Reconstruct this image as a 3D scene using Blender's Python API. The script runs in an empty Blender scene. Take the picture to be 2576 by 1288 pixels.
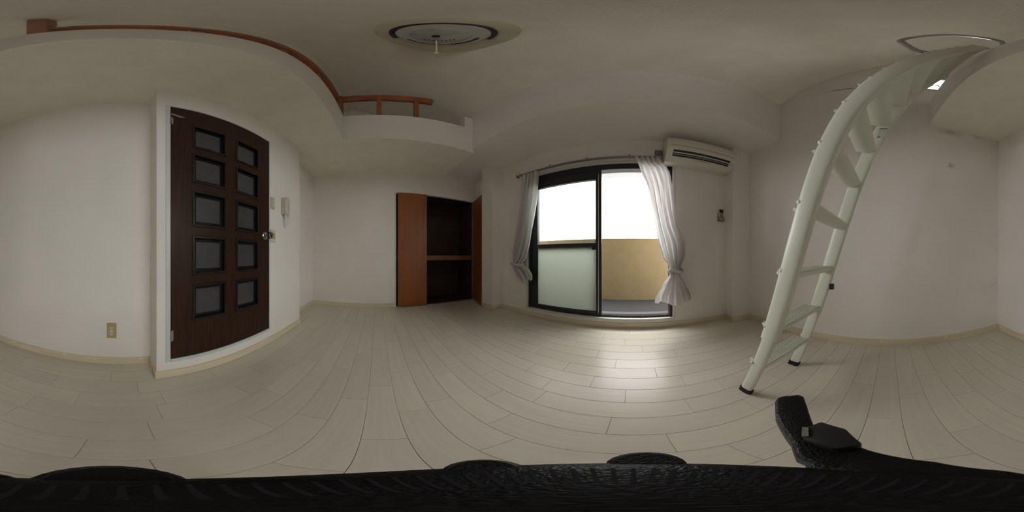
import bpy, bmesh, math, random
from mathutils import Vector, Matrix

random.seed(7)
sc = bpy.context.scene
C = sc.collection
H = 0.86                       # eye height of the panorama camera; plan is written in units of it
R = math.radians


def V(x, y, z):                # plan unit (z counted from eye level) -> metres (floor at 0)
    return Vector((x * H, y * H, (z + 1) * H))


# ------------------------------------------------------------------ camera
cam_d = bpy.data.cameras.new('panorama_camera')
cam_d.type = 'PANO'
cam_d.panorama_type = 'EQUIRECTANGULAR'
cam_d.clip_start = 0.01
cam_d.clip_end = 200
cam = bpy.data.objects.new('panorama_camera', cam_d)
C.objects.link(cam)
cam.location = V(0, 0, 0)
cam.rotation_euler = (R(90), 0, R(42.71))
sc.camera = cam

# ------------------------------------------------------------------ world: even overcast sky
w = bpy.data.worlds.new('overcast_sky')
sc.world = w
w.use_nodes = True
bg = w.node_tree.nodes['Background']
bg.inputs['Color'].default_value = (1.0, 0.992, 0.978, 1)
bg.inputs['Strength'].default_value = 6.0

# ------------------------------------------------------------------ exposure
sc.view_settings.view_transform = 'Standard'
sc.view_settings.look = 'None'
sc.view_settings.gamma = 1
sc.view_settings.use_curve_mapping = False
sc.view_settings.exposure = 0.66
cy = sc.cycles
cy.max_bounces = 8
cy.diffuse_bounces = 6
cy.glossy_bounces = 4
cy.transmission_bounces = 6
cy.transparent_max_bounces = 8
cy.sample_clamp_indirect = 6
cy.caustics_reflective = False
cy.caustics_refractive = False
cy.use_adaptive_sampling = True
cy.adaptive_threshold = 0.12
cy.adaptive_min_samples = 16
cy.use_denoising = True
try:
    cy.denoiser = 'OPENIMAGEDENOISE'
except Exception:
    pass


def portal(name, loc, rot, sx, sy):     # sampling guide for daylight through an opening
    l = bpy.data.lights.new(name, 'AREA')
    l.shape = 'RECTANGLE'
    l.size = sx
    l.size_y = sy
    l.cycles.is_portal = True
    o = bpy.data.objects.new(name, l)
    C.objects.link(o)
    o.location = loc
    o.rotation_euler = rot


portal('window_daylight_portal', V(-0.54, 2.31, 0.25), (R(-90), 0, 0), 2.2 * H, 2.3 * H)
portal('loft_window_daylight_portal', V(1.78, -0.6, 3.12), (0, R(90), 0), 0.7 * H, 0.7 * H)


# ------------------------------------------------------------------ materials
MATS = {}


def mat(name, col, rough=0.6, metal=0.0, var=0.0, vscale=8.0, bump=0.0, bscale=60.0, stretch=(1, 1, 1),
        spec=0.5, objrand=0.0, spots=None):
    m = bpy.data.materials.new(name)
    m.use_nodes = True
    nt = m.node_tree
    n = nt.nodes
    L = nt.links
    b = n['Principled BSDF']
    b.inputs['Base Color'].default_value = (*col, 1)
    b.inputs['Roughness'].default_value = rough
    b.inputs['Metallic'].default_value = metal
    b.inputs['Specular IOR Level'].default_value = spec
    tc = n.new('ShaderNodeTexCoord')
    mp = n.new('ShaderNodeMapping')
    mp.inputs['Scale'].default_value = stretch
    L.new(tc.outputs['Object'], mp.inputs['Vector'])
    src = mp.outputs['Vector']
    out = None
    if objrand:
        oi = n.new('ShaderNodeObjectInfo')
        vm = n.new('ShaderNodeVectorMath')
        vm.operation = 'ADD'
        sc_ = n.new('ShaderNodeMath')
        sc_.operation = 'MULTIPLY'
        sc_.inputs[1].default_value = 37.0
        L.new(oi.outputs['Random'], sc_.inputs[0])
        L.new(src, vm.inputs[0])
        L.new(sc_.outputs[0], vm.inputs[1])
        src = vm.outputs[0]
        mr = n.new('ShaderNodeMapRange')
        mr.inputs['To Min'].default_value = 1 - objrand
        mr.inputs['To Max'].default_value = 1 + objrand
        L.new(oi.outputs['Random'], mr.inputs['Value'])
        hs = n.new('ShaderNodeHueSaturation')
        hs.inputs['Color'].default_value = (*col, 1)
        L.new(mr.outputs[0], hs.inputs['Value'])
        out = hs.outputs['Color']
    if var:
        nz = n.new('ShaderNodeTexNoise')
        nz.inputs['Scale'].default_value = vscale
        nz.inputs['Detail'].default_value = 2
        L.new(src, nz.inputs['Vector'])
        mr2 = n.new('ShaderNodeMapRange')
        mr2.inputs['From Min'].default_value = 0.3
        mr2.inputs['From Max'].default_value = 0.7
        mr2.inputs['To Min'].default_value = 1 - var
        mr2.inputs['To Max'].default_value = 1 + var
        L.new(nz.outputs['Fac'], mr2.inputs['Value'])
        hs2 = n.new('ShaderNodeHueSaturation')
        if out is None:
            hs2.inputs['Color'].default_value = (*col, 1)
        else:
            L.new(out, hs2.inputs['Color'])
        L.new(mr2.outputs[0], hs2.inputs['Value'])
        out = hs2.outputs['Color']
    if spots:                                   # grimy marks: (centre in metres, radii, darkness)
        for c, rad, dark in spots:
            mp3 = n.new('ShaderNodeMapping')
            mp3.vector_type = 'TEXTURE'
            mp3.inputs['Location'].default_value = c
            mp3.inputs['Scale'].default_value = rad
            nzs = n.new('ShaderNodeTexNoise')
            nzs.inputs['Scale'].default_value = 14
            L.new(tc.outputs['Object'], nzs.inputs['Vector'])
            vs = n.new('ShaderNodeVectorMath')
            vs.operation = 'SCALE'
            vs.inputs['Scale'].default_value = 0.10
            L.new(nzs.outputs['Color'], vs.inputs[0])
            va = n.new('ShaderNodeVectorMath')
            va.operation = 'ADD'
            L.new(tc.outputs['Object'], va.inputs[0])
            L.new(vs.outputs[0], va.inputs[1])
            L.new(va.outputs[0], mp3.inputs['Vector'])
            gr = n.new('ShaderNodeTexGradient')
            gr.gradient_type = 'QUADRATIC_SPHERE'
            L.new(mp3.outputs[0], gr.inputs['Vector'])
            mu = n.new('ShaderNodeMath')
            mu.operation = 'MULTIPLY'
            mu.inputs[1].default_value = dark
            L.new(gr.outputs['Fac'], mu.inputs[0])
            mx = n.new('ShaderNodeMixRGB')
            if out is None:
                mx.inputs['Color1'].default_value = (*col, 1)
            else:
                L.new(out, mx.inputs['Color1'])
            mx.inputs['Color2'].default_value = (0.12, 0.11, 0.11, 1)
            L.new(mu.outputs[0], mx.inputs['Fac'])
            out = mx.outputs[0]
    if out is not None:
        L.new(out, b.inputs['Base Color'])
    if bump:
        nb = n.new('ShaderNodeTexNoise')
        nb.inputs['Scale'].default_value = bscale
        nb.inputs['Detail'].default_value = 1
        L.new(src, nb.inputs['Vector'])
        bp = n.new('ShaderNodeBump')
        bp.inputs['Strength'].default_value = bump
        bp.inputs['Distance'].default_value = 0.004
        L.new(nb.outputs['Fac'], bp.inputs['Height'])
        L.new(bp.outputs['Normal'], b.inputs['Normal'])
    MATS[name] = m
    return m


WALLC = (0.835, 0.80, 0.76)
M_wall = mat('wallpaper', WALLC, 0.85, var=0.02, vscale=3, bump=0.25, bscale=220, spec=0.2)
M_wall_r = mat('wallpaper_marked', WALLC, 0.85, var=0.02, vscale=3, bump=0.25, bscale=220, spec=0.2,
               spots=[(tuple(V(1.64, -0.60, 1.74)), (0.5, 0.19, 0.10), 0.55),
                      (tuple(V(1.64, -0.93, 1.76)), (0.5, 0.13, 0.07), 0.3),
                      (tuple(V(1.64, -0.585, 1.16)), (0.5, 0.07, 0.055), 0.6)])
M_ceil = mat('ceiling_paper', (0.90, 0.855, 0.765), 0.9, var=0.03, vscale=5, bump=0.5, bscale=140, spec=0.15)
M_base = mat('baseboard_vinyl', (0.71, 0.61, 0.455), 0.5, var=0.06, vscale=20, stretch=(0.2, 0.2, 3))
M_plank = mat('plank_laminate', (0.66, 0.61, 0.52), 0.30, var=0.035, vscale=9, stretch=(0.35, 7, 1), objrand=0.035,
              bump=0.06, bscale=40)
M_subfloor = mat('floor_joint', (0.50, 0.45, 0.38), 0.8)
M_dark_gap = mat('dark_gap', (0.10, 0.085, 0.07), 0.9)
M_door = mat('walnut_veneer', (0.034, 0.014, 0.007), 0.45, var=0.35, vscale=10, stretch=(9, 9, 0.5), spec=0.22)
M_dmould = mat('walnut_dark', (0.010, 0.007, 0.006), 0.35)
M_frost = mat('frosted_glass_grey', (0.062, 0.062, 0.066), 0.25, var=0.08, vscale=30, bump=0.2, bscale=300)
M_frost_edge = mat('glass_bevel_dark', (0.012, 0.012, 0.013), 0.15)
M_frame = mat('frame_white', (0.60, 0.63, 0.63), 0.4)
M_chrome = mat('chrome', (0.55, 0.55, 0.56), 0.15, metal=1)
M_steel = mat('dull_steel', (0.42, 0.42, 0.44), 0.35, metal=0.9)
M_cream = mat('cream_plastic', (0.55, 0.52, 0.40), 0.4)
M_ivory = mat('ivory_plastic', (0.62, 0.61, 0.52), 0.35)
M_outlet = mat('outlet_beige', (0.48, 0.36, 0.17), 0.45)
M_pocket = mat('holder_tan', (0.42, 0.33, 0.22), 0.5)
M_black = mat('black_plastic', (0.010, 0.010, 0.011), 0.45)
M_tripod = mat('tripod_black', (0.004, 0.004, 0.0045), 0.45, bump=0.3, bscale=500, spec=0.25)
M_rubber = mat('rubber_black', (0.010, 0.010, 0.014), 0.6, spec=0.25)
M_closet_leaf = mat('teak_veneer', (0.27, 0.080, 0.014), 0.4, var=0.15, vscale=6, stretch=(6, 6, 0.35))
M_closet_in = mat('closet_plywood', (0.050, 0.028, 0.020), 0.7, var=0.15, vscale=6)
M_shelf = mat('closet_shelf_wood', (0.20, 0.075, 0.025), 0.5, var=0.2, vscale=8, stretch=(5, 0.5, 5))
M_rail_wood = mat('railing_pine', (0.33, 0.100, 0.038), 0.5, var=0.25, vscale=7, stretch=(0.7, 0.7, 2))
M_bronze = mat('bronze_aluminium', (0.030, 0.030, 0.034), 0.4, metal=0.3)
M_casing = mat('window_casing', (0.66, 0.65, 0.60), 0.5)
M_ladder = mat('ladder_enamel', (0.72, 0.735, 0.645), 0.38)
M_ac = mat('ac_plastic', (0.66, 0.65, 0.57), 0.35)
M_ac_dark = mat('ac_slot', (0.02, 0.022, 0.026), 0.5)
M_grey = mat('grey_plastic', (0.20, 0.20, 0.20), 0.5)
M_print = mat('grey_print', (0.30, 0.30, 0.30), 0.6)
M_clip = mat('clip_white', (0.80, 0.80, 0.77), 0.4)
M_lamp_pan = mat('lamp_pan_yellowed', (0.62, 0.57, 0.42), 0.5, var=0.12, vscale=5)
M_lamp_body = mat('lamp_body_grey', (0.56, 0.55, 0.50), 0.45)
M_lamp_cover = mat('lamp_cover_stained', (0.42, 0.43, 0.39), 0.45, var=0.25, vscale=9)
M_lamp_tube = mat('lamp_tube_dark', (0.045, 0.045, 0.05), 0.3)
M_parapet = mat('balcony_render', (0.36, 0.275, 0.145), 0.85, var=0.05, vscale=6, bump=0.3, bscale=150)
M_conc = mat('balcony_floor_grey', (0.060, 0.060, 0.065), 0.8, var=0.06, vscale=20)
M_step = mat('balcony_step_grey', (0.14, 0.145, 0.155), 0.7)
M_soff = mat('balcony_soffit', (0.62, 0.64, 0.66), 0.8)
M_ground = mat('street_ground', (0.22, 0.22, 0.21), 0.9, var=0.1, vscale=0.5)


def mix_mat(name, kind):
    m = bpy.data.materials.new(name)
    m.use_nodes = True
    nt = m.node_tree
    n = nt.nodes
    L = nt.links
    n.remove(n['Principled BSDF'])
    o = n['Material Output']
    if kind == 'glass':
        t = n.new('ShaderNodeBsdfTransparent')
        t.inputs['Color'].default_value = (0.93, 0.95, 0.94, 1)
        g = n.new('ShaderNodeBsdfGlossy')
        g.inputs['Roughness'].default_value = 0.02
        lw = n.new('ShaderNodeLayerWeight')
        lw.inputs['Blend'].default_value = 0.5
        pw = n.new('ShaderNodeMath')
        pw.operation = 'POWER'
        pw.inputs[1].default_value = 5.0
        L.new(lw.outputs['Facing'], pw.inputs[0])
        ma = n.new('ShaderNodeMath')
        ma.operation = 'MULTIPLY_ADD'
        ma.inputs[1].default_value = 0.9
        ma.inputs[2].default_value = 0.03
        L.new(pw.outputs[0], ma.inputs[0])
        mx = n.new('ShaderNodeMixShader')
        L.new(ma.outputs[0], mx.inputs[0])
        L.new(t.outputs[0], mx.inputs[1])
        L.new(g.outputs[0], mx.inputs[2])
        L.new(mx.outputs[0], o.inputs['Surface'])
    else:
        col, tcol, f = kind
        a = n.new('ShaderNodeBsdfDiffuse')
        a.inputs['Color'].default_value = (*col, 1)
        t = n.new('ShaderNodeBsdfTranslucent')
        t.inputs['Color'].default_value = (*tcol, 1)
        mx = n.new('ShaderNodeMixShader')
        mx.inputs[0].default_value = f
        L.new(a.outputs[0], mx.inputs[1])
        L.new(t.outputs[0], mx.inputs[2])
        nz = n.new('ShaderNodeTexNoise')
        nz.inputs['Scale'].default_value = 250
        bp = n.new('ShaderNodeBump')
        bp.inputs['Strength'].default_value = 0.15
        bp.inputs['Distance'].default_value = 0.002
        L.new(nz.outputs['Fac'], bp.inputs['Height'])
        L.new(bp.outputs['Normal'], a.inputs['Normal'])
        L.new(mx.outputs[0], o.inputs['Surface'])
    return m


M_glass = mix_mat('clear_glass', 'glass')
M_obscure = mix_mat('obscure_glass', ((0.36, 0.38, 0.355), (0.56, 0.58, 0.53), 0.75))
M_curtain = mix_mat('curtain_cotton', ((0.72, 0.70, 0.68), (0.68, 0.67, 0.66), 0.36))


# ------------------------------------------------------------------ mesh helpers
class MB:
    def __init__(s):
        s.v = []
        s.f = []

    def add(s, vs, fs):
        k = len(s.v)
        s.v += [tuple(p) for p in vs]
        s.f += [tuple(i + k for i in f) for f in fs]
        return s

    def box(s, x0, x1, y0, y1, z0, z1):
        x0, x1 = min(x0, x1), max(x0, x1)
        y0, y1 = min(y0, y1), max(y0, y1)
        z0, z1 = min(z0, z1), max(z0, z1)
        p = [(x, y, z) for z in (z0, z1) for x, y in ((x0, y0), (x1, y0), (x1, y1), (x0, y1))]
        return s.add(p, [(3, 2, 1, 0), (4, 5, 6, 7), (0, 1, 5, 4), (1, 2, 6, 5), (2, 3, 7, 6), (3, 0, 4, 7)])

    def loft(s, a, b):                 # two matching closed loops
        n = len(a)
        return s.add(list(a) + list(b), [tuple(range(n))[::-1], tuple(range(n, 2 * n))] +
                     [(i, (i + 1) % n, n + (i + 1) % n, n + i) for i in range(n)])

    def prism(s, poly, axis, a0, a1):  # poly in the other two axes (in xyz order)
        def P(q, t):
            q = list(q)
            q.insert('xyz'.index(axis), t)
            return tuple(q)
        return s.loft([P(q, a0) for q in poly], [P(q, a1) for q in poly])

    def tube(s, path, r, n=10, closed=False):
        path = [Vector(p) for p in path]
        rings = []
        m = len(path)
        up = None
        for i, p in enumerate(path):
            if closed:
                t = path[(i + 1) % m] - path[i - 1]
            else:
                t = path[min(i + 1, m - 1)] - path[max(i - 1, 0)]
            t.normalize()
            if up is None:
                up = t.orthogonal().normalized()
            u = (up - t * up.dot(t)).normalized()
            up = u
            w_ = t.cross(u)
            rr = r[i] if isinstance(r, (list, tuple)) else r
            rings.append([p + (u * math.cos(2 * math.pi * k / n) + w_ * math.sin(2 * math.pi * k / n)) * rr
                          for k in range(n)])
        vs = [q for g in rings for q in g]
        fs = []
        for i in range(m if closed else m - 1):
            j = (i + 1) % m
            for k in range(n):
                fs.append((i * n + k, i * n + (k + 1) % n, j * n + (k + 1) % n, j * n + k))
        if not closed:
            fs += [tuple(range(n))[::-1], tuple(range((m - 1) * n, m * n))]
        return s.add(vs, fs)

    def lathe(s, prof, org, axis=(0, 0, 1), n=40):   # prof: (radius, height) list
        ax = Vector(axis).normalized()
        u = ax.orthogonal().normalized()
        w_ = ax.cross(u)
        org = Vector(org)
        vs = []
        for rr, h in prof:
            vs += [org + ax * h + (u * math.cos(2 * math.pi * k / n) + w_ * math.sin(2 * math.pi * k / n)) * max(rr, 1e-5)
                   for k in range(n)]
        fs = []
        for i in range(len(prof) - 1):
            for k in range(n):
                fs.append((i * n + k, i * n + (k + 1) % n, (i + 1) * n + (k + 1) % n, (i + 1) * n + k))
        fs += [tuple(range(n))[::-1], tuple(range((len(prof) - 1) * n, len(prof) * n))]
        return s.add(vs, fs)

    def build(s, name, m, parent=None, bevel=0, seg=2, smooth=None, solid=0, raw=False):
        base = BASE.get(parent.name, Vector((0, 0, 0))) if parent is not None else Vector((0, 0, 0))
        me = bpy.data.meshes.new(name)
        me.from_pydata([(V(*p) - base) for p in s.v], [], s.f)
        bm = bmesh.new()
        bm.from_mesh(me)
        bmesh.ops.recalc_face_normals(bm, faces=bm.faces)
        if solid:
            bmesh.ops.solidify(bm, geom=bm.faces[:], thickness=solid * H)
        if bevel:
            es = [e for e in bm.edges if len(e.link_faces) == 2 and e.calc_face_angle(0) > R(25)]
            bmesh.ops.bevel(bm, geom=es, offset=bevel * H, segments=seg, profile=0.5, affect='EDGES',
                            clamp_overlap=True)
        bm.to_mesh(me)
        bm.free()
        me.materials.append(m)
        if smooth is not None:
            for p in me.polygons:
                p.use_smooth = True
            me.set_sharp_from_angle(angle=R(smooth))
        o = bpy.data.objects.new(name, me)
        C.objects.link(o)
        if parent is not None:
            o.parent = parent
            BASE[o.name] = base
        return o


BASE = {}


def box(x0, x1, y0, y1, z0, z1):
    return MB().box(x0, x1, y0, y1, z0, z1)


def tag(o, label, cat, group=None):
    o['label'] = label
    o['category'] = cat
    if group:
        o['group'] = group
    return o


def thing(name, base, label=None, cat=None, group=None):
    o = bpy.data.objects.new(name, None)
    C.objects.link(o)
    o.empty_display_size = 0.05
    o.location = V(*base)
    BASE[o.name] = V(*base)
    if label:
        tag(o, label, cat, group)
    return o


def struct(o):
    o['kind'] = 'structure'
    return o


# ------------------------------------------------------------------ room shell
XR, XC, YL, YW, YD = 1.648, -3.09, -1.29, 2.12, -1.053
DX0, DX1 = -2.03, -0.23                 # block that carries the dark door
YB, ZB = 1.31, 1.82                     # window beam: face and soffit
ZL, ZP = 1.755, 2.34                    # loft soffit and top of loft parapet
YP, XP = -0.42, -1.99                   # parapet faces
XLW = -3.42                             # far wall of loft
SL, YRG = 0.85, -0.62                   # roof pitch and ridge


def zc(y):
    return 2.80 + SL * (YB - y) if y >= YRG else 2.80 + SL * (YB - YRG) - SL * (YRG - y)


# floor with separate planks
floor = struct(box(XC, XR, YL, YW, -1.06, -1.005).build('floor', M_subfloor))
JOINTS = {3: [.103, -1.04], 4: [-.088, -.663], 5: [-.465, .256, -.892], 6: [-.043], 7: [-.257, .312],
          8: [-.496, .158], 9: [-.139], 10: [-.317, .376], 11: [.086], 12: [-.09], 13: [.241], 14: [-.042],
          0: [-.975, -.477, .648], -1: [-.824, .875, .326], -2: [-.608, .495], -3: [-1.023, .797, .1, 1.21],
          2: [-.764, -.323], 1: [.988], -4: [.704, 1.03, .449, -.097], -6: [.91, .225, .661, -.213],
          -7: [.415, -.608], -8: [.069]}
PW, PG = 0.14, 0.0007
for k in range(-9, 16):
    ya, yb = -0.05 + PW * k, -0.05 + PW * (k + 1)
    ya, yb = max(ya, YL), min(yb, YW)
    if yb - ya < 0.01:
        continue
    js = sorted(JOINTS.get(k, [random.uniform(-0.2, 0.4)]))
    full = [js[0]]
    for a in js[1:]:                   # fill wide gaps between seen joints
        gap = a - full[-1]
        if gap > 1.0:
            n_ = round(gap / 0.62)
            full += [full[-1] + gap * (i + 1) / n_ for i in range(n_ - 1)]
        full.append(a)
    while full[0] > XC + 0.35:
        full.insert(0, full[0] - random.uniform(0.45, 0.7))
    while full[-1] < XR - 0.35:
        full.append(full[-1] + random.uniform(0.45, 0.7))
    xs = [XC] + [a for a in full if XC + 0.06 < a < XR - 0.06] + [XR]
    for a, b in zip(xs, xs[1:]):
        pieces = [(a, b, ya)]
        if ya < YD - 0.005:            # keep planks out of the door block
            pieces = []
            if a < DX0:
                pieces.append((a, min(b, DX0), ya))
            if b > DX1:
                pieces.append((max(a, DX1), b, ya))
            lo, hi = max(a, DX0), min(b, DX1)
            if hi - lo > 0.02 and yb > YD + 0.01:
                pieces.append((lo, hi, YD))
        for pa, pb, py in pieces:
            if pb - pa > 0.015:
                box(pa + PG, pb - PG, py + PG, yb - PG, -1.006, -1.0).build('plank', M_plank, floor, bevel=0.0010, seg=1)

# walls
struct(box(XLW - 0.1, XR + 0.12, YL - 0.1, YL, -1.06, 4.1).build('wall_left', M_wall))
wd = MB().box(DX0, -1.352, YL, YD, -1.0, 1.755).box(-0.296, DX1, YL, YD, -1.0, 1.755)
wd.box(-1.352, -0.296, YL, YD, 1.445, 1.755).box(-1.352, -0.296, YL, YD, -1.0, -0.83)
wd.box(-1.352, -0.296, YL, YD - 0.075, -0.83, 1.445)
struct(wd.build('wall_door', M_wall))

# right gable wall with the loft window hole
WY0, WY1, WZ0, WZ1 = -0.98, -0.22, 2.77, 3.46
wr = MB()


def gable(ya, yb, z0):
    pts = [(ya, z0), (yb, z0), (yb, zc(yb) + 0.05)]
    if ya < YRG < yb:
        pts.append((YRG, zc(YRG) + 0.05))
    pts.append((ya, zc(ya) + 0.05))
    return pts


wr.prism(gable(YL - 0.1, WY0, -1.06), 'x', XR, XR + 0.12)
wr.box(XR, XR + 0.12, WY0, WY1, -1.06, WZ0)
wr.prism(gable(WY0, WY1, WZ1), 'x', XR, XR + 0.12)
wr.prism(gable(WY1, YW + 0.17, -1.06), 'x', XR, XR + 0.12)
struct(wr.build('wall_right', M_wall_r))
tr1 = struct(box(XR - 0.004, XR, -0.2, YB, 2.785, 2.80).build('trim_1', M_wall))
MB().box(XR - 0.006, XR, 0.37, 0.60, 2.800, 2.812).box(XR - 0.006, XR, 0.60, 0.66, 2.800, 2.804).build('open_seam', M_dark_gap, tr1)

# window wall
OX0, OX1, OZ0, OZ1 = -1.625, 0.535, -0.878, 1.39
ww = MB().box(XC - 0.75, OX0, YW, YW + 0.17, -1.06, 1.9).box(OX1, XR, YW, YW + 0.17, -1.06, 1.9)
ww.box(OX0, OX1, YW, YW + 0.17, OZ1, 1.9).box(OX0, OX1, YW, YW + 0.17, -1.06, OZ0)
struct(ww.build('wall_window', M_wall))
struct(box(XLW - 0.1, XR, YB, YW + 0.17, ZB, 2.97).build('wall_beam', M_wall))
struct(box(1.34, XR, 1.91, YW, -1.0, ZB).build('wall_pillar_right', M_wall))
struct(box(-2.535, -2.22, 1.89, YW, -1.0, ZB).build('wall_pillar_left', M_wall))

# closet wall with opening
CY0, CY1, CZ1 = 0.355, 2.075, 1.275
wc = MB().box(XC - 0.08, XC, YL, CY0, -1.06, 1.9).box(XC - 0.08, XC, CY1, YW, -1.06, 1.9)
wc.box(XC - 0.08, XC, CY0, CY1, CZ1, 1.9)
struct(wc.build('wall_closet', M_wall))
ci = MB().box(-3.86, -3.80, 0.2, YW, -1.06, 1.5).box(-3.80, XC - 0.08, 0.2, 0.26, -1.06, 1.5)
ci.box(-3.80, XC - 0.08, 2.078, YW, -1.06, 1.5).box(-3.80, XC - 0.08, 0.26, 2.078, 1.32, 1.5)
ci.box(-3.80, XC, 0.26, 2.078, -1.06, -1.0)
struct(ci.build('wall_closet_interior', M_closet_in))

# loft slab, parapet and roof
ls = MB().box(XLW, XR, YL, YP - 0.001, ZL, 1.98).box(XLW, XP - 0.001, YP - 0.001, YB + 0.02, ZL, 1.98)
struct(ls.build('ceiling_loft', M_ceil))
pp = MB().prism([(XP, YB), (XP, YP), (XR, YP), (XR, YP - 0.12), (XP - 0.12, YP - 0.12), (XP - 0.12, YB)], 'z', ZL + 0.003, ZP)
pp.box(XP - 0.12, XP, 1.18, YB, ZP, 2.66)
struct(pp.build('wall_parapet', M_wall))
struct(MB().prism(gable(YL - 0.1, YW, 1.9), 'x', XLW - 0.1, XLW).build('wall_loft', M_wall))
cp = MB().prism([(YB + 0.3, zc(YB + 0.3)), (YRG, zc(YRG)), (YL - 0.15, zc(YL - 0.15)), (YL - 0.15, zc(YL - 0.15) + 0.12),
                 (YRG, zc(YRG) + 0.14), (YB + 0.3, zc(YB + 0.3) + 0.12)], 'x', XLW - 0.1, XR + 0.14)
struct(cp.build('ceiling', M_ceil))

# baseboards
BH, BT = -0.922, 0.012


def bb(name, *bxs):
    m = MB()
    for b_ in bxs:
        m.box(*b_, -1.0, BH)
    struct(m.build(name, M_base, bevel=0.002, seg=1))


bb('baseboard_left', (DX1, XR, YL, YL + BT))
bb('baseboard_alcove', (XC, DX0, YL, YL + BT))
bb('baseboard_door', (DX1, DX1 + BT, YL, YD), (DX0 - BT, DX1 + BT, YD, YD + BT), (DX0 - BT, DX0, YL, YD))
bb('baseboard_right', (XR - BT, XR, YL, 1.91))
bb('baseboard_pillar_right', (1.34 - BT, XR, 1.91 - BT, 1.91), (1.34 - BT, 1.34, 1.91, YW))
bb('baseboard_window', (-2.22, 1.34, YW - BT, YW))
bb('baseboard_pillar_left', (-2.535, -2.22 + BT, 1.89 - BT, 1.89), (-2.22, -2.22 + BT, 1.89, YW))
bb('baseboard_closet', (XC, XC + BT, YL, CY0 - 0.03))

# ------------------------------------------------------------------ dark panelled door
door = struct(thing('door_1', (-0.83, YD, -0.83)))
fr = MB().box(-0.326, -0.292, YD - 0.07, YD + 0.006, -0.836, 1.447).box(-1.356, -1.338, YD - 0.07, YD + 0.006, -0.836, 1.447)
fr.box(-1.338, -0.326, YD - 0.07, YD + 0.006, 1.432, 1.447).box(-1.338, -0.326, YD - 0.07, YD + 0.010, -0.836, -0.805)
fr.build('door_frame', M_frame, door, bevel=0.002, seg=1)
cols = [(-0.485, -0.785), (-0.885, -1.175)]
rows = [1.195 - 0.349 * k for k in range(5)]
PH = 0.285
LY0, LY1 = YD - 0.045, YD + 0.004
lf = MB()
lx = [-0.328, -0.485, -0.785, -0.885, -1.175, -1.336]
for a, b in ((0, 1), (2, 3), (4, 5)):
    lf.box(lx[a], lx[b], LY0, LY1, -0.803, 1.43)
edges = [1.43]
for z in rows:
    edges += [z, z - PH]
edges.append(-0.803)
for c0, c1 in cols:
    for k in range(0, len(edges), 2):
        lf.box(c0, c1, LY0, LY1, edges[k + 1], edges[k])
leaf = lf.build('door_leaf', M_door, door)
for c0, c1 in cols:
    for z in rows:
        mo = MB()
        a, b = max(c0, c1), min(c0, c1)
        t = 0.020
        mo.box(a, a - t, LY0 + 0.01, LY1 + 0.010, z - PH, z).box(b, b + t, LY0 + 0.01, LY1 + 0.010, z - PH, z)
        mo.box(b + t, a - t, LY0 + 0.01, LY1 + 0.010, z - t, z).box(b + t, a - t, LY0 + 0.01, LY1 + 0.010, z - PH, z - PH + t)
        mld = mo.build('pane_moulding', M_dmould, leaf, bevel=0.004, seg=1)
        eb = MB()
        e = 0.045
        y_ = LY0 + 0.016
        eb.box(a - t, a - e, y_, y_ + 0.006, z - PH + t, z - t).box(b + t, b + e, y_, y_ + 0.006, z - PH + t, z - t)
        eb.box(b + e, a - e, y_, y_ + 0.006, z - e, z - t).box(b + e, a - e, y_, y_ + 0.006, z - PH + t, z - PH + e)
        eb.build('pane_border', M_frost_edge, leaf)
        box(b + e, a - e, y_ - 0.004, y_ + 0.005, z - PH + e, z - e).build('frosted_pane', M_frost, leaf)
kn = MB().lathe([(0.0, 0), (0.040, 0), (0.040, 0.006), (0.030, 0.013), (0.0, 0.014)], (-1.268, LY1, 0.205), (0, 1, 0), 28)
knr = kn.build('knob_rose', M_chrome, door, smooth=35)
MB().lathe([(0.014, 0.012), (0.014, 0.035), (0.026, 0.045), (0.036, 0.062), (0.036, 0.082), (0.028, 0.092), (0.012, 0.096), (0.012, 0.093), (0.0, 0.093)],
           (-1.268, LY1, 0.205), (0, 1, 0), 28).build('door_knob', M_chrome, door, smooth=35)
for z in (1.20, -0.585):
    hg = MB().tube([(-0.328, YD + 0.012, z - 0.045), (-0.328, YD + 0.012, z + 0.045)], 0.007, 10)
    hg.box(-0.345, -0.328, YD + 0.004, YD + 0.007, z - 0.045, z + 0.045)
    hg.build('hinge', M_steel, door, smooth=40)
st = MB().prism([(-0.330, 1.318), (-0.330, 1.292), (-0.400, 1.268), (-0.432, 1.284)], 'y', LY1, LY1 + 0.004)
st.build('corner_plate', M_steel, door)

# switch plates, intercom, outlet
t = thing('switch_plate', (-1.385, YD, 0.52), 'ivory switch plate near the top of the door edge, left of the intercom', 'switch')
box(-1.352, -1.428, YD, YD + 0.012, 0.515, 0.655).build('cover', M_cream, t, bevel=0.006)
box(-1.375, -1.408, YD + 0.012, YD + 0.017, 0.55, 0.58).build('rocker', M_ivory, t, bevel=0.002)
box(-1.375, -1.408, YD + 0.012, YD + 0.017, 0.59, 0.62).build('rocker', M_ivory, t, bevel=0.002)
t = thing('switch_plate', (-1.41, YD, 0.145), 'square ivory switch plate right behind the round door knob', 'switch')
box(-1.362, -1.445, YD, YD + 0.010, 0.145, 0.285).build('cover', M_ivory, t, bevel=0.006)
box(-1.385, -1.425, YD + 0.010, YD + 0.020, 0.185, 0.245).build('rocker', M_outlet, t, bevel=0.003)
t = thing('intercom', (-1.64, YD, 0.49), 'cream wall intercom with handset and looped white cord', 'intercom')
box(-1.565, -1.715, YD, YD + 0.030, 0.49, 0.705).build('body', M_cream, t, bevel=0.008)
hs = MB().loft([(-1.570, YD + 0.03, 0.493), (-1.628, YD + 0.03, 0.493), (-1.628, YD + 0.075, 0.493), (-1.570, YD + 0.075, 0.493)],
               [(-1.570, YD + 0.03, 0.590), (-1.628, YD + 0.03, 0.590), (-1.628, YD + 0.058, 0.590), (-1.570, YD + 0.058, 0.590)])
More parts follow.
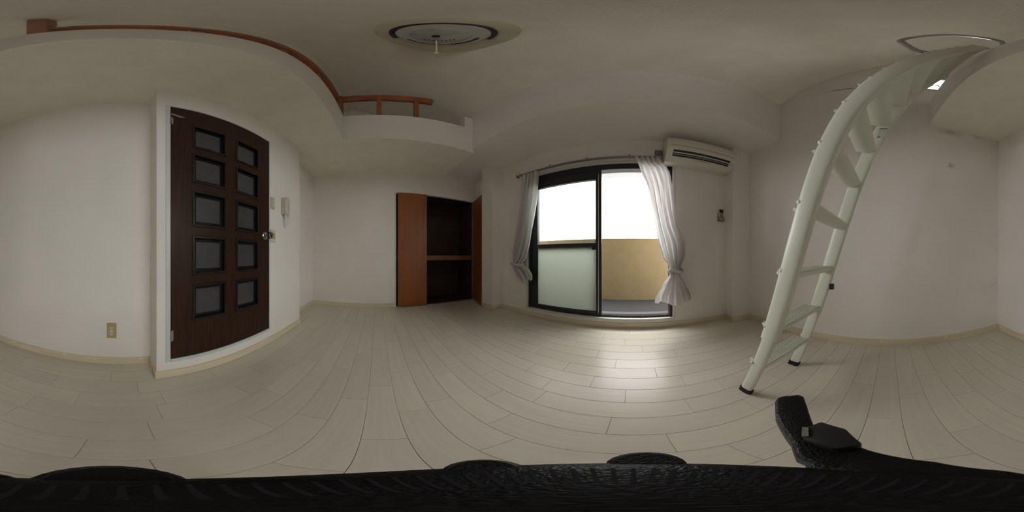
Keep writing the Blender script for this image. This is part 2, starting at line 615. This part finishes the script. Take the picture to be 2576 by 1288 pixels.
hs.loft([(-1.570, YD + 0.03, 0.590), (-1.628, YD + 0.03, 0.590), (-1.628, YD + 0.058, 0.590), (-1.570, YD + 0.058, 0.590)],
        [(-1.570, YD + 0.03, 0.702), (-1.628, YD + 0.03, 0.702), (-1.628, YD + 0.078, 0.702), (-1.570, YD + 0.078, 0.702)])
hs.build('handset', M_ivory, t, bevel=0.006)
box(-1.634, -1.640, YD + 0.030, YD + 0.034, 0.50, 0.70).build('cradle_groove', M_grey, t)
cord = []
for i in range(25):
    a = i / 24 * math.pi
    cord.append((-1.59 - 0.05 * (1 - math.cos(a)), YD + 0.035 + 0.01 * math.sin(3 * a), 0.495 - 0.155 * math.sin(a) * (1 if i < 14 else 0.92)))
ic = MB().tube(cord, 0.0055, 8)
ic.tube([(-1.585, YD + 0.05, 0.495), (-1.592, YD + 0.05, 0.42), (-1.605, YD + 0.045, 0.355), (-1.622, YD + 0.04, 0.352), (-1.63, YD + 0.04, 0.40), (-1.625, YD + 0.035, 0.49)], 0.0055, 8)
ic.build('cord', M_clip, t, smooth=60)
box(-1.60, -1.615, YD + 0.02, YD + 0.04, 0.475, 0.492).build('cord_socket', M_grey, t)
t = thing('wall_outlet', (0.078, YL, -0.71), 'beige double outlet low on the white wall left of the dark door', 'outlet')
box(0.040, 0.116, YL, YL + 0.010, -0.708, -0.562).build('cover', M_outlet, t, bevel=0.003)
oi = box(0.064, 0.094, YL + 0.010, YL + 0.014, -0.678, -0.598).build('socket_insert', M_ivory, t, bevel=0.002)
for zz in (-0.617, -0.660):
    for xx in (0.072, 0.086):
        box(xx - 0.002, xx + 0.002, YL + 0.0135, YL + 0.0146, zz - 0.006, zz + 0.006).build('slot', M_black, oi)

# cable clips along the baseboards
clips = [((0.976, YL + BT, -0.936), 'y', 'white cable clip on left baseboard, between the corner one and the outlet'),
         ((0.464, YL + BT, -0.931), 'y', 'white cable clip on left baseboard, just right of the wall outlet side facing the corner'),
         ((-0.147, YL + BT, -0.931), 'y', 'white cable clip on left baseboard, beside the door block'),
         ((1.551, YL + BT, -0.936), 'y', 'white cable clip at the corner, on the baseboard of the outlet wall'),
         ((XR - BT, 0.087, -0.941), 'x', 'white cable clip with paper tab on the baseboard behind the ladder'),
         ((XR - BT, -0.587, -0.945), 'x', 'white cable clip midway along the baseboard between ladder and corner'),
         ((XR - BT, -1.225, -0.947), 'x', 'white cable clip at the corner, on the ladder-side baseboard')]
clips[1] = (clips[1][0], 'y', 'white cable clip on left baseboard, nearest the outlet on its corner side')
clips[0] = (clips[0][0], 'y', 'white cable clip on left baseboard, second from the far corner')
for (x, y, z), ax, lab in clips:
    t = thing('cable_clip', (x, y, z - 0.008), lab, 'cable clip', 'white cable clips on the baseboards')
    if ax == 'y':
        box(x - 0.012, x + 0.012, y, y + 0.004, z - 0.008, z + 0.008).build('pad', M_clip, t, bevel=0.001)
        MB().tube([(x - 0.010, y + 0.008, z), (x + 0.010, y + 0.008, z)], 0.007, 10).build('hoop', M_clip, t, smooth=50)
    else:
        box(x - 0.004, x, y - 0.012, y + 0.012, z - 0.008, z + 0.008).build('pad', M_clip, t, bevel=0.001)
        MB().tube([(x - 0.008, y - 0.010, z), (x - 0.008, y + 0.010, z)], 0.007, 10).build('hoop', M_clip, t, smooth=50)
        if abs(y - 0.087) < 0.01:
            box(x - 0.003, x, y + 0.012, y + 0.055, z - 0.018, z - 0.002).build('tab', M_base, t)

# ------------------------------------------------------------------ closet leaves and shelf
t = thing('closet_door', (-3.06, 0.66, -1.0), 'orange-brown veneer closet door leaf standing closed, left of the dark opening', 'door')
box(-3.075, -3.045, 0.382, 0.948, -0.985, 1.262).build('panel', M_closet_leaf, t, bevel=0.002, seg=1)
box(-3.075, -3.043, 0.948, 0.954, -0.985, 1.262).build('edge_strip', M_shelf, t)
t = thing('closet_door', (-2.8, 1.98, -1.0), 'narrow dark brown closet door leaf folded out against the white pillar', 'door')
a = Vector((-3.06, 2.05, 0))
b = Vector((-2.545, 1.905, 0))
nrm = Vector((0.145, 0.515, 0)).normalized() * 0.011
q = [a - nrm, b - nrm, b + nrm, a + nrm]
MB().loft([(p.x, p.y, -0.985) for p in q], [(p.x, p.y, 1.262) for p in q]).build('panel', M_closet_leaf, t, bevel=0.002, seg=1)
e0 = a - nrm
MB().loft([(e0.x - 0.012, e0.y - 0.02, -0.985), (e0.x + 0.012, e0.y - 0.026, -0.985), (e0.x + 0.012, e0.y, -0.985), (e0.x - 0.012, e0.y, -0.985)],
          [(e0.x - 0.012, e0.y - 0.02, 1.262), (e0.x + 0.012, e0.y - 0.026, 1.262), (e0.x + 0.012, e0.y, 1.262), (e0.x - 0.012, e0.y, 1.262)]).build('edge_strip', M_steel, t)
tr = MB().box(XC - 0.03, XC + 0.004, 0.36, 2.07, 1.262, 1.283).box(XC - 0.02, XC + 0.006, CY0 - 0.028, CY0, -1.0, 1.283)
struct(tr.build('trim_2', M_casing))
struct(box(XC - 0.035, XC + 0.004, 0.36, 2.07, -1.0, -0.988).build('trim_3', M_steel, bevel=0.002, seg=1))
t = thing('closet_shelf', (-3.45, 1.17, -0.06), 'brown wooden shelf across the middle of the dark closet', 'shelf')
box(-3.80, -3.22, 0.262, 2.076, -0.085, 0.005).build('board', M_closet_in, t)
box(-3.22, -3.20, 0.262, 2.076, -0.090, 0.010).build('front_edge', M_shelf, t, bevel=0.002, seg=1)

# ------------------------------------------------------------------ sliding window
win = struct(thing('window_1', (-0.545, YW, -0.878)))
cs = MB().box(OX0 - 0.018, OX0 + 0.012, YW - 0.010, YW + 0.03, -0.892, 1.405).box(OX1 - 0.012, OX1 + 0.018, YW - 0.010, YW + 0.03, -0.892, 1.405)
cs.box(OX0 + 0.012, OX1 - 0.012, YW - 0.010, YW + 0.03, 1.375, 1.405).box(OX0 + 0.012, OX1 - 0.012, YW - 0.012, YW + 0.05, -0.892, -0.862)
cs.build('casing', M_casing, win, bevel=0.002, seg=1)
fw = MB().box(-1.613, -1.583, YW + 0.03, YW + 0.155, -0.862, 1.375).box(0.490, 0.523, YW + 0.03, YW + 0.155, -0.862, 1.375)
fw.box(-1.583, 0.490, YW + 0.03, YW + 0.155, 1.278, 1.375).box(-1.583, 0.490, YW + 0.05, YW + 0.155, -0.862, -0.848)
fw.box(-1.583, 0.490, YW + 0.05, YW + 0.055, -0.848, -0.838)
fw.build('frame', M_bronze, win, bevel=0.002, seg=1)


def sash(x0, x1, y0, y1, top, lower):
    s = MB().box(x0, x0 + 0.135 if lower else x0 + 0.05, y0, y1, -0.840, 1.282).box(x1 - 0.072, x1, y0, y1, -0.840, 1.282)
    xi0 = x0 + (0.135 if lower else 0.05)
    s.box(xi0, x1 - 0.072, y0, y1, top, 1.282).box(xi0, x1 - 0.072, y0, y1, -0.840, -0.785)
    s.box(xi0, x1 - 0.072, y0, y1, 0.125, 0.180)
    so = s.build('sash', M_bronze, win, bevel=0.003, seg=1)
    ym = (y0 + y1) / 2
    box(xi0, x1 - 0.072, ym - 0.003, ym + 0.003, 0.180, top).build('pane', M_glass, so)
    box(xi0, x1 - 0.072, ym - 0.003, ym + 0.003, -0.785, 0.125).build('obscure_pane' if lower else 'pane', M_obscure if lower else M_glass, so)
    return so


so = sash(-1.580, -0.432, YW + 0.045, YW + 0.085, 1.130, True)
sash(-1.515, -0.455, YW + 0.100, YW + 0.140, 1.150, False)
box(-0.475, -0.468, YW + 0.040, YW + 0.046, -0.80, 1.22).build('pull_strip', M_casing, so)
box(-0.560, -0.510, YW + 0.030, YW + 0.046, 0.085, 0.135).build('latch', M_black, so, bevel=0.004)
for xx in (-0.20, 0.12, 0.43):
    box(xx - 0.004, xx + 0.004, YW + 0.042, YW + 0.05, -0.856, -0.846).build('frame_screw', M_steel, win)

# loft window
w2 = struct(thing('window_2', (XR, -0.6, WZ0)))
f2 = MB().box(XR - 0.008, XR + 0.09, WY0, WY0 + 0.03, WZ0, WZ1).box(XR - 0.008, XR + 0.09, WY1 - 0.03, WY1, WZ0, WZ1)
f2.box(XR - 0.008, XR + 0.09, WY0 + 0.03, WY1 - 0.03, WZ0, WZ0 + 0.02).box(XR - 0.008, XR + 0.09, WY0 + 0.03, WY1 - 0.03, WZ1 - 0.03, WZ1)
f2.build('frame', M_bronze, w2, bevel=0.002, seg=1)
box(XR + 0.05, XR + 0.056, WY0 + 0.03, WY1 - 0.03, WZ0 + 0.02, WZ1 - 0.03).build('pane', M_glass, w2)
MB().tube([(XR + 0.02, -0.42, 2.92), (XR - 0.02, -0.45, 2.94), (XR - 0.03, -0.49, 2.93), (XR - 0.03, -0.51, 2.88)], 0.009, 8).build('handle', M_grey, w2, smooth=50)

# balcony outside
struct(box(-3.9, 2.6, YW + 0.17, 3.55, -1.05, -0.945).build('balcony_floor', M_conc))
struct(box(-1.8, 0.7, YW + 0.17, 2.46, -0.945, -0.878).build('balcony_step', M_step))
struct(box(-3.9, 2.6, 3.42, 3.56, -0.945, 0.37).build('balcony_wall', M_parapet))
struct(box(-3.9, 2.6, YW + 0.17, 3.40, 1.775, 2.05).build('balcony_ceiling', M_soff))
struct(MB().box(-2.85, -2.79, YW + 0.17, 3.42, -0.945, 1.775).box(2.3, 2.36, YW + 0.17, 3.42, -0.945, 1.775).build('balcony_light_block', M_soff))  # unseen side walls, added to keep sky light off the balcony parapet
struct(box(-60, 60, -60, 60, -8.05, -8.0).build('ground', M_ground))

# ------------------------------------------------------------------ curtains


def curtain(name, rows_, y0, folds, label, tie_z, ph):
    z0 = rows_[-1][0]
    t_ = thing(name, (0.5 * (rows_[0][1] + rows_[0][2]), y0, z0), label, 'curtain', 'white cotton curtains')
    nz, nu = 70, 90
    zt = rows_[0][0]
    vs = []
    for i in range(nz + 1):
        z = zt + (z0 - zt) * i / nz
        for (za, a0, a1), (zb, b0, b1) in zip(rows_, rows_[1:]):
            if za >= z >= zb:
                f = (za - z) / (za - zb)
                f = f * f * (3 - 2 * f) if abs(z - tie_z) < 0.25 else f
                xa, xb = a0 + (b0 - a0) * f, a1 + (b1 - a1) * f
                break
        wd_ = xb - xa
        amp = 0.030 + 0.02 * max(0, 1 - abs(z - tie_z) / 0.5)
        amp = min(amp, wd_ * 0.22)
        bulge = 0.10 * math.exp(-((z - tie_z) / 0.16) ** 2)
        for j in range(nu + 1):
            u = j / nu
            s_ = math.sin(2 * math.pi * folds * u + ph + 0.8 * math.sin(3 * z + ph))
            x = xa + wd_ * (u + 0.018 * math.sin(4 * math.pi * folds * u + z * 2))
            y = y0 - amp * s_ - 0.35 * amp * math.sin(2 * math.pi * folds * 1.7 * u + z * 4)
            y += bulge * (2 * u - 1) ** 2 * 0.3 - 0.05 * math.exp(-((z - tie_z + 0.02) / 0.10) ** 2)
            zz = z + (0.03 * math.sin(2.5 * math.pi * u + ph) * (i / nz) ** 6)
            vs.append((x, y, zz))
    fs = [(i * (nu + 1) + j, i * (nu + 1) + j + 1, (i + 1) * (nu + 1) + j + 1, (i + 1) * (nu + 1) + j)
          for i in range(nz) for j in range(nu)]
    m_ = MB()
    m_.add(vs, fs)
    m_.build('cloth', M_curtain, t_, smooth=80)
    # knotted tie
    for (za, a0, a1), (zb, b0, b1) in zip(rows_, rows_[1:]):
        if za >= tie_z >= zb:
            f = (za - tie_z) / (za - zb)
            xa, xb = a0 + (b0 - a0) * f, a1 + (b1 - a1) * f
    cx, rx = (xa + xb) / 2, (xb - xa) / 2 + 0.012
    ring = [(cx + rx * math.cos(k * math.pi / 12), y0 - 0.05 + 0.065 * math.sin(k * math.pi / 12), tie_z + 0.012 * math.sin(k * math.pi / 6)) for k in range(24)]
    MB().tube(ring, 0.022, 8, closed=True).build('tie', M_curtain, t_, smooth=80)
    return t_


curtain('curtain', [(1.40, 0.02, 0.345), (1.315, 0.05, 0.362), (1.27, 0.062, 0.41), (1.112, .105, .458), (.927, .170, .484), (.588, .230, .520), (.377, .270, .563), (.173, .305, .665),
                    (-.005, .360, .654), (-.143, .445, .600), (-.235, .448, .589), (-.392, .371, .670), (-.555, .280, .754), (-.625, .275, .76)],
        2.015, 5, 'white curtain gathered in a knot beside the open right half of the window', -0.185, 0.4)
curtain('curtain', [(1.40, -1.61, -1.32), (.926, -1.673, -1.351), (.533, -1.732, -1.416), (.216, -1.802, -1.475), (-.006, -1.837, -1.544),
                    (-.129, -1.811, -1.62), (-.230, -1.811, -1.498), (-.323, -1.77, -1.453), (-.40, -1.72, -1.46)],
        2.03, 4, 'white curtain hanging slack at the left side of the window by the pillar', -0.13, 1.3)

t = thing('curtain_rail', (-0.66, YW, 1.43), 'double metal curtain rail mounted above the balcony window', 'curtain rail')
for y_, zz in ((2.03, 1.425), (2.075, 1.44)):
    r_ = box(-1.76, 0.355, y_ - 0.010, y_ + 0.010, zz - 0.010, zz + 0.010).build('rail', M_steel, t, bevel=0.003)
for xx in (-1.70, -1.15, -0.6, -0.05, 0.33):
    box(xx - 0.01, xx + 0.01, 2.02, YW, 1.45, 1.458).build('bracket', M_steel, t)
for xx in (-1.767, 0.362):
    box(xx - 0.008, xx + 0.008, 2.018, 2.088, 1.408, 1.456).build('end_cap', M_grey, t, bevel=0.003)

# ------------------------------------------------------------------ air conditioner, sleeve, remote
AX0, AX1 = 0.378, 1.335
t = thing('air_conditioner', (0.87, YW, 1.34), 'cream wall-mounted air conditioner beside the window under the beam', 'air conditioner')
prof = [(2.12, 1.700), (1.875, 1.700), (1.832, 1.682), (1.808, 1.64), (1.798, 1.57), (1.800, 1.480), (1.822, 1.448), (1.930, 1.360), (1.975, 1.325), (2.12, 1.325)]
MB().prism(prof, 'x', AX0, AX1).build('body', M_ac, t, bevel=0.014, seg=3, smooth=50)
# outlet recess and louvres on the slanted underside
sl0, sl1 = Vector((0, 1.822, 1.448)), Vector((0, 1.930, 1.360))
dn = Vector((0, -0.632, -0.775))


def onsl(x, f, o):
    p = sl0.lerp(sl1, f) + dn * o
    return (x, p.y, p.z)


def slat(x0, x1, f0, f1, o0, o1):
    return MB().loft([onsl(x0, f0, o0), onsl(x1, f0, o0), onsl(x1, f1, o0), onsl(x0, f1, o0)],
                     [onsl(x0, f0, o1), onsl(x1, f0, o1), onsl(x1, f1, o1), onsl(x0, f1, o1)])


slat(0.46, 1.235, 0.02, 0.74, -0.002, 0.005).build('air_outlet', M_ac_dark, t)
slat(0.462, 1.233, 0.24, 0.36, 0.003, 0.012).build('louvre', M_ac, t, bevel=0.002)
slat(0.462, 1.233, 0.50, 0.54, 0.003, 0.010).build('louvre', M_ac, t, bevel=0.001)
slat(0.86, 0.87, 0.05, 0.72, 0.003, 0.009).build('louvre_pin', M_grey, t)
box(AX0 + 0.05, AX1 - 0.05, 1.7965, 1.803, 1.508, 1.514).build('front_panel_seam', M_print, t)
for k, (xa, xb) in enumerate(((0.76, 0.785), (0.80, 0.86), (0.868, 0.92), (0.928, 0.98))):
    slat(xa, xb, 0.84, 0.92, -0.003, 0.0012).build('printed_mark', M_print, t)
for k in range(3):
    slat(1.245 + k * 0.022, 1.258 + k * 0.022, 0.35, 0.45, -0.003, 0.0012).build('printed_mark', M_print, t)
MB().prism([(0.81, 1.585), (0.86, 1.585), (0.83, 1.605)], 'y', 1.7955, 1.803).build('painted_glint', M_clip, t)  # white triangle standing in for a reflected highlight on the front panel
t = tag(box(0.275, 0.372, YW - 0.04, YW, 1.480, 1.60).build('pipe_sleeve_cover', M_grey, bevel=0.006),
        'small square grey pipe cover on the wall left of the air conditioner', 'pipe cover')
t = thing('remote_holder', (1.25, YW, 0.53), 'cream wall bracket holding the air conditioner remote beside the pillar', 'holder')
MB().box(1.198, 1.298, YW - 0.006, YW, 0.525, 0.66).box(1.198, 1.298, YW - 0.045, YW - 0.038, 0.525, 0.585).box(1.198, 1.206, YW - 0.045, YW, 0.525, 0.60)\
    .box(1.290, 1.298, YW - 0.045, YW, 0.525, 0.60).box(1.198, 1.298, YW - 0.045, YW, 0.525, 0.532).build('pocket', M_pocket, t, bevel=0.002, seg=1)
t = thing('remote_control', (1.248, YW - 0.02, 0.535), 'grey and white remote control with dark screen standing in the wall bracket', 'remote')
box(1.212, 1.284, YW - 0.036, YW - 0.010, 0.535, 0.715).build('body', M_ivory, t, bevel=0.004)
box(1.216, 1.281, YW - 0.039, YW - 0.036, 0.655, 0.710).build('screen', M_black, t)
box(1.222, 1.275, YW - 0.039, YW - 0.036, 0.590, 0.645).build('button_pad', M_grey, t)

# ------------------------------------------------------------------ ceiling lamp on the slope
LT = 0.5                                        # the lamp tips less than the roof, on a wedge base
LK = 3.70
LC = Vector((-0.192, 0.0844, 0.958)) * LK
LN = Vector((0, -LT, -1)).normalized()          # into the room
t = thing('ceiling_lamp', tuple(LC), 'round uncovered ceiling lamp with dark ring tube and pull cord on sloping ceiling', 'lamp')
LU = Vector((1, 0, 0))
LV = LN.cross(LU)


def lpt(a, rr, h):
    return LC + LU * (rr * math.cos(a)) + LV * (rr * math.sin(a)) + LN * h


wb0, wb1 = [], []
for k in range(36):
    p = lpt(2 * math.pi * k / 36, 0.30, 0.004)
    wb0.append(tuple(p))
    wb1.append((p.x, p.y, zc(p.y) + 0.005))
MB().loft(wb0, wb1).build('wedge_base', M_ceil, t, smooth=40)
MB().lathe([(0.0, 0), (0.367, 0), (0.366, 0.006), (0.300, 0.018), (0.0, 0.020)], LC, LN, 64).build('pan', M_lamp_pan, t, smooth=30)
MB().lathe([(0.0, 0.015), (0.246, 0.015), (0.246, 0.034), (0.232, 0.046), (0.0, 0.046)], LC, LN, 56).build('chassis', M_lamp_body, t, smooth=30)
MB().lathe([(0.0, 0.045), (0.165, 0.045), (0.160, 0.060), (0.148, 0.066), (0.0, 0.066)], LC, LN, 48).build('centre_cover', M_lamp_cover, t, smooth=30)


def lang(px_dir):                       # angle on the lamp plane of a horizontal direction
    d_ = Vector(px_dir)
    return math.atan2(d_.dot(LV), d_.dot(LU))


near = lang((0.9, -0.43, 0.0))          # side of the lamp nearest the middle of the room
MB().tube([lpt(near + R(-100 + 200 * k / 40), 0.262, 0.036) for k in range(41)], 0.0135, 8).build('ring_tube', M_lamp_tube, t, smooth=50)
MB().tube([lpt(near + R(112 + 95 * k / 30), 0.206, 0.050) for k in range(31)], 0.006, 8).build('inner_wire', M_lamp_tube, t, smooth=50)
MB().tube([lpt(near + R(200 + 62 * k / 16), 0.206, 0.050) for k in range(17)], 0.011, 8).build('ring_tube', M_lamp_tube, t, smooth=50)
for k in range(8):
    p = lpt(near + R(140 + 12 * k), 0.125, 0.066)
    MB().lathe([(0.0, 0), (0.007, 0), (0.007, 0.003), (0.0, 0.003)], p, LN, 8).build('vent_hole', M_black, t)
p = lpt(near + R(150), 0.03, 0.066)
sx, sy = LU * 0.022 + LV * 0.010, LV * 0.016 - LU * 0.008
MB().loft([p - sx - sy, p + sx - sy, p + sx + sy, p - sx + sy],
          [p - sx - sy + LN * 0.012, p + sx - sy + LN * 0.012, p + sx + sy + LN * 0.012, p - sx + sy + LN * 0.012]).build('socket', mat('socket_brown', (0.05, 0.015, 0.012), 0.5), t)
p = lpt(near + R(172), 0.125, 0.06)
MB().tube([p, p + Vector((0, 0, -0.40)), p + Vector((0, 0, -0.84))], 0.0045, 8).build('pull_cord', M_clip, t, smooth=50)
MB().lathe([(0.0, 0), (0.012, 0.006), (0.014, 0.03), (0.006, 0.045), (0.0, 0.045)], p + Vector((0, 0, -0.88)), (0, 0, 1), 12).build('cord_knob', M_clip, t, smooth=50)

# ------------------------------------------------------------------ loft railing
t = thing('loft_railing', (-0.9, -0.48, ZP), 'reddish pine loft railing with posts above the white loft parapet', 'railing')
RY0, RY1, RZ0, RZ1 = -0.535, -0.480, 2.93, 3.12
r1 = MB().box(-2.10, 0.30, RY0, RY1, RZ0, RZ1).build('rail', M_rail_wood, t, bevel=0.006)
MB().prism([(RY1, RZ0), (0.715, RZ0), (0.745, RZ1 - 0.05), (0.70, RZ1), (RY1, RZ1)], 'x', -2.10, -2.05).build('rail', M_rail_wood, t, bevel=0.006)
box(0.222, 0.302, -0.535, -0.455, ZP, zc(-0.5)).build('post', M_rail_wood, t, bevel=0.004)
for xx in (-0.25, -0.78, -1.35):
    box(xx - 0.03, xx + 0.03, -0.535, -0.492, ZP, RZ0).build('post', M_rail_wood, t, bevel=0.004)
box(-2.062, -1.998, -0.50, -0.436, ZP, RZ0 + 0.14).build('post', M_rail_wood, t, bevel=0.004)
for yy in (0.02, 0.50):
    box(-2.10, -2.045, yy - 0.032, yy + 0.032, ZP, RZ0 + 0.16).build('post', M_rail_wood, t, bevel=0.004)
for xx in (0.19, -0.25, -0.72, -1.38, -1.90):
    box(xx - 0.035, xx + 0.035, RY1, RY1 + 0.006, RZ0 - 0.03, RZ0 + 0.06).build('joint_plate', M_grey, t)

# ------------------------------------------------------------------ loft ladder


def yc(z):
    return 0.713 - 0.326 * (z + 1)


lad = thing('loft_ladder', (0.82, 0.7, -1.0), 'pale cream metal ladder with ridged treads leaning on the loft edge', 'ladder')


def section(x0, x1, z, dd, off=0.0):
    yy = yc(z) + off
    xm = (x0 + x1) / 2
    hx = (x1 - x0) / 2
    pts = []
    for k in range(20):
        a_ = 2 * math.pi * k / 20
        c_, s_ = math.cos(a_), math.sin(a_)
        pts.append((xm + hx * math.copysign(abs(c_) ** 0.55, c_), yy + dd * math.copysign(abs(s_) ** 0.75, s_), z))
    return pts


for x0, x1 in ((0.562, 0.606), (1.045, 1.085)):
    sl = MB().loft(section(x0, x1, -0.44, 0.050), section(x0, x1, 2.29, 0.050)).build('stile', M_ladder, lad, smooth=50)
    MB().loft(section(x0 + 0.007, x1 - 0.007, -0.965, 0.041), section(x0 + 0.007, x1 - 0.007, -0.40, 0.041)).build('lower_stile', M_ladder, lad, smooth=50)
    MB().loft(section(x0 + 0.001, x1 - 0.001, -1.0, 0.049), section(x0 + 0.001, x1 - 0.001, -0.955, 0.049)).build('rubber_foot', M_rubber, lad, smooth=50)
    for k in range(11):
        z = -0.665 + 0.295 * k
        cxp = x0 if x0 < 0.8 else x1
        cp_ = (cxp + (0.012 if x0 < 0.8 else -0.012), yc(z) + 0.036, z + 0.01)
        MB().lathe([(0.0, -0.004), (0.013, -0.004), (0.013, 0.006), (0.009, 0.012), (0.0, 0.015)], cp_, (0, 1, 0.32), 10).build('bolt_cap', M_ladder, lad, smooth=50)
tv = None
for k in range(11):
    z = -0.665 + 0.295 * k
    if k == 0:
        y0_, y1_ = -0.032, 0.092
        prof = [(y0_, 0.0), (y1_, 0.0), (y1_ + 0.004, -0.006), (y1_ - 0.006, -0.016), (0.055, -0.030), (0.02, -0.038), (-0.01, -0.030), (y0_ - 0.004, -0.012)]
        m_ = MB().prism(prof, 'x', 0.606, 1.045)
        for i in range(8):
            yy = y0_ + 0.006 + i * 0.0155
            m_.box(0.61, 1.041, yy, yy + 0.007, 0.0, 0.007)
        yb_ = yc(z)
        m_.v = [(a_, b_ + yb_, c_ + z) for a_, b_, c_ in m_.v]
        tv = m_.build('tread', M_ladder, lad, smooth=45)
    else:
        o = tv.copy()
        C.objects.link(o)
        o.parent = lad
        o.location = (0, (yc(z) - yc(-0.665)) * H, (z + 0.665) * H)
hr = [(0.583, -0.175, 1.76), (0.583, -0.12, 1.80), (0.583, -0.085, 1.88), (0.583, -0.042, 2.22), (0.583, -0.040, 2.32), (0.583, -0.075, 2.48), (0.583, -0.17, 2.78),
      (0.583, -0.25, 2.90), (0.583, -0.36, 2.945), (0.583, -0.44, 2.935), (0.583, -0.48, 2.88), (0.583, -0.485, 2.75), (0.583, -0.485, ZP + 0.004)]


def smooth_path(p, it=2):
    p = [Vector(q_) for q_ in p]
    for _ in range(it):
        o_ = [p[0]]
        for a_, b_ in zip(p, p[1:]):
            o_ += [a_.lerp(b_, 0.25), a_.lerp(b_, 0.75)]
        p = o_ + [p[-1]]
    return p


MB().tube(smooth_path(hr), 0.016, 12).build('grab_rail', M_steel, lad, smooth=60)
box(1.050, 1.08, yc(-0.21) - 0.075, yc(-0.21) - 0.047, -0.235, -0.195).build('clip', M_black, lad, bevel=0.003)
lb = MB()
zl = 0.985
lb.loft([(1.0435, yc(zl) - 0.035, zl - 0.06), (1.0435, yc(zl) + 0.02, zl - 0.06), (1.0435, yc(zl) + 0.0, zl + 0.06), (1.0435, yc(zl) - 0.055, zl + 0.06)],
        [(1.0455, yc(zl) - 0.035, zl - 0.06), (1.0455, yc(zl) + 0.02, zl - 0.06), (1.0455, yc(zl) + 0.0, zl + 0.06), (1.0455, yc(zl) - 0.055, zl + 0.06)])
lo = lb.build('sticker', M_lamp_body, lad)
box(1.0425, 1.0437, yc(zl) - 0.052, yc(zl) - 0.002, zl + 0.045, zl + 0.052).build('printed_bar', M_black, lo)
box(1.0425, 1.0437, yc(zl) - 0.006, yc(zl) + 0.012, zl - 0.052, zl - 0.045).build('printed_hook', M_black, lo)

# ------------------------------------------------------------------ black tripod under the camera
tp = thing('camera_tripod', (0, 0.013, -1.0), 'black camera tripod with round head and pan handle along the bottom edge of the view', 'tripod')
MB().lathe([(0.0, -0.30), (0.040, -0.30), (0.055, -0.285), (0.063, -0.265), (0.063, -0.245), (0.058, -0.240), (0.050, -0.236), (0.0, -0.236)],
           (0.0, 0.013, 0), (0, 0, 1), 48).build('head', M_tripod, tp, smooth=35)
hd = MB()
for k in range(40):
    a_ = 2 * math.pi * k / 40
    c_, s_ = math.cos(a_), math.sin(a_)
    p0, p1 = Vector((0.030 * c_, 0.013 + 0.030 * s_, -0.2365)), Vector((0.052 * c_, 0.013 + 0.052 * s_, -0.2365))
    wv = Vector((-s_, c_, 0)) * 0.0009
    up = Vector((0, 0, 0.0006))
    hd.loft([p0 - wv, p1 - wv, p1 + wv, p0 + wv], [p0 - wv + up, p1 - wv + up, p1 + wv + up, p0 + wv + up])
hd.build('ridged_pad', M_rubber, tp)
for px_, py_, rr in ((0.006, 0.076, 0.019), (-0.052, 0.040, 0.017), (0.004, -0.048, 0.024)):
    MB().lathe([(0.0, -0.275), (rr * 0.8, -0.275), (rr, -0.268), (rr, -0.247), (rr * 0.8, -0.242), (0.0, -0.242)], (px_, py_, 0), (0, 0, 1), 20).build('lock_knob', M_tripod, tp, smooth=35)
sh = [(0.030, -0.044), (0.048, -0.043), (0.076, -0.022), (0.098, 0.012), (0.112, 0.030), (0.092, 0.052), (0.060, 0.034), (0.030, 0.0)]
MB().loft([(a_, b_, -0.282) for a_, b_ in sh], [(a_, b_, -0.243) for a_, b_ in sh]).build('handle_socket', M_tripod, tp, bevel=0.006, seg=2, smooth=40)
arm = [(0.060, 0.020), (0.072, 0.046), (0.093, 0.064), (0.104, 0.078), (0.126, 0.106), (0.150, 0.127), (0.160, 0.131), (0.168, 0.127), (0.182, 0.113), (0.181, 0.105),
       (0.160, 0.088), (0.128, 0.064), (0.110, 0.044), (0.085, 0.020)]
pg = MB().loft([(a_, b_, -0.278 + 0.02 * (a_ - 0.06) / 0.12) for a_, b_ in arm], [(a_, b_, -0.242) for a_, b_ in arm]).build('pan_handle', M_tripod, tp, bevel=0.007, seg=3, smooth=40)
lv = [(0.098, 0.058), (0.112, 0.066), (0.130, 0.058), (0.124, 0.034), (0.100, 0.016), (0.088, 0.030)]
MB().loft([(a_, b_, -0.244) for a_, b_ in lv], [(a_, b_, -0.228) for a_, b_ in lv]).build('lock_lever', M_black, pg, bevel=0.003, seg=2, smooth=40)
MB().loft([(0.0975, 0.0585, -0.232), (0.112, 0.0665, -0.232), (0.114, 0.062, -0.232), (0.100, 0.054, -0.232)],
          [(0.0975, 0.0585, -0.2265), (0.112, 0.0665, -0.2265), (0.114, 0.062, -0.2265), (0.100, 0.054, -0.2265)]).build('lever_highlight', M_grey, pg)  # grey strip painting a highlight along the lever
MB().tube([(0, 0.013, -0.29), (0, 0.013, -0.80)], 0.014, 14).build('centre_column', M_tripod, tp, smooth=50)
for k in range(3):
    a_ = R(95 + 120 * k)
    c_, s_ = math.cos(a_), math.sin(a_)
    MB().tube([(0.018 * c_, 0.013 + 0.018 * s_, -0.36), (0.08 * c_, 0.013 + 0.08 * s_, -0.68), (0.138 * c_, 0.013 + 0.138 * s_, -0.975)], [0.014, 0.012, 0.009], 12).build('leg', M_tripod, tp, smooth=50)
    MB().lathe([(0.0, 0), (0.013, 0), (0.014, 0.02), (0.010, 0.034), (0.0, 0.034)], (0.140 * c_, 0.013 + 0.140 * s_, -1.0), (0, 0, 1), 14).build('rubber_foot', M_rubber, tp, smooth=40)
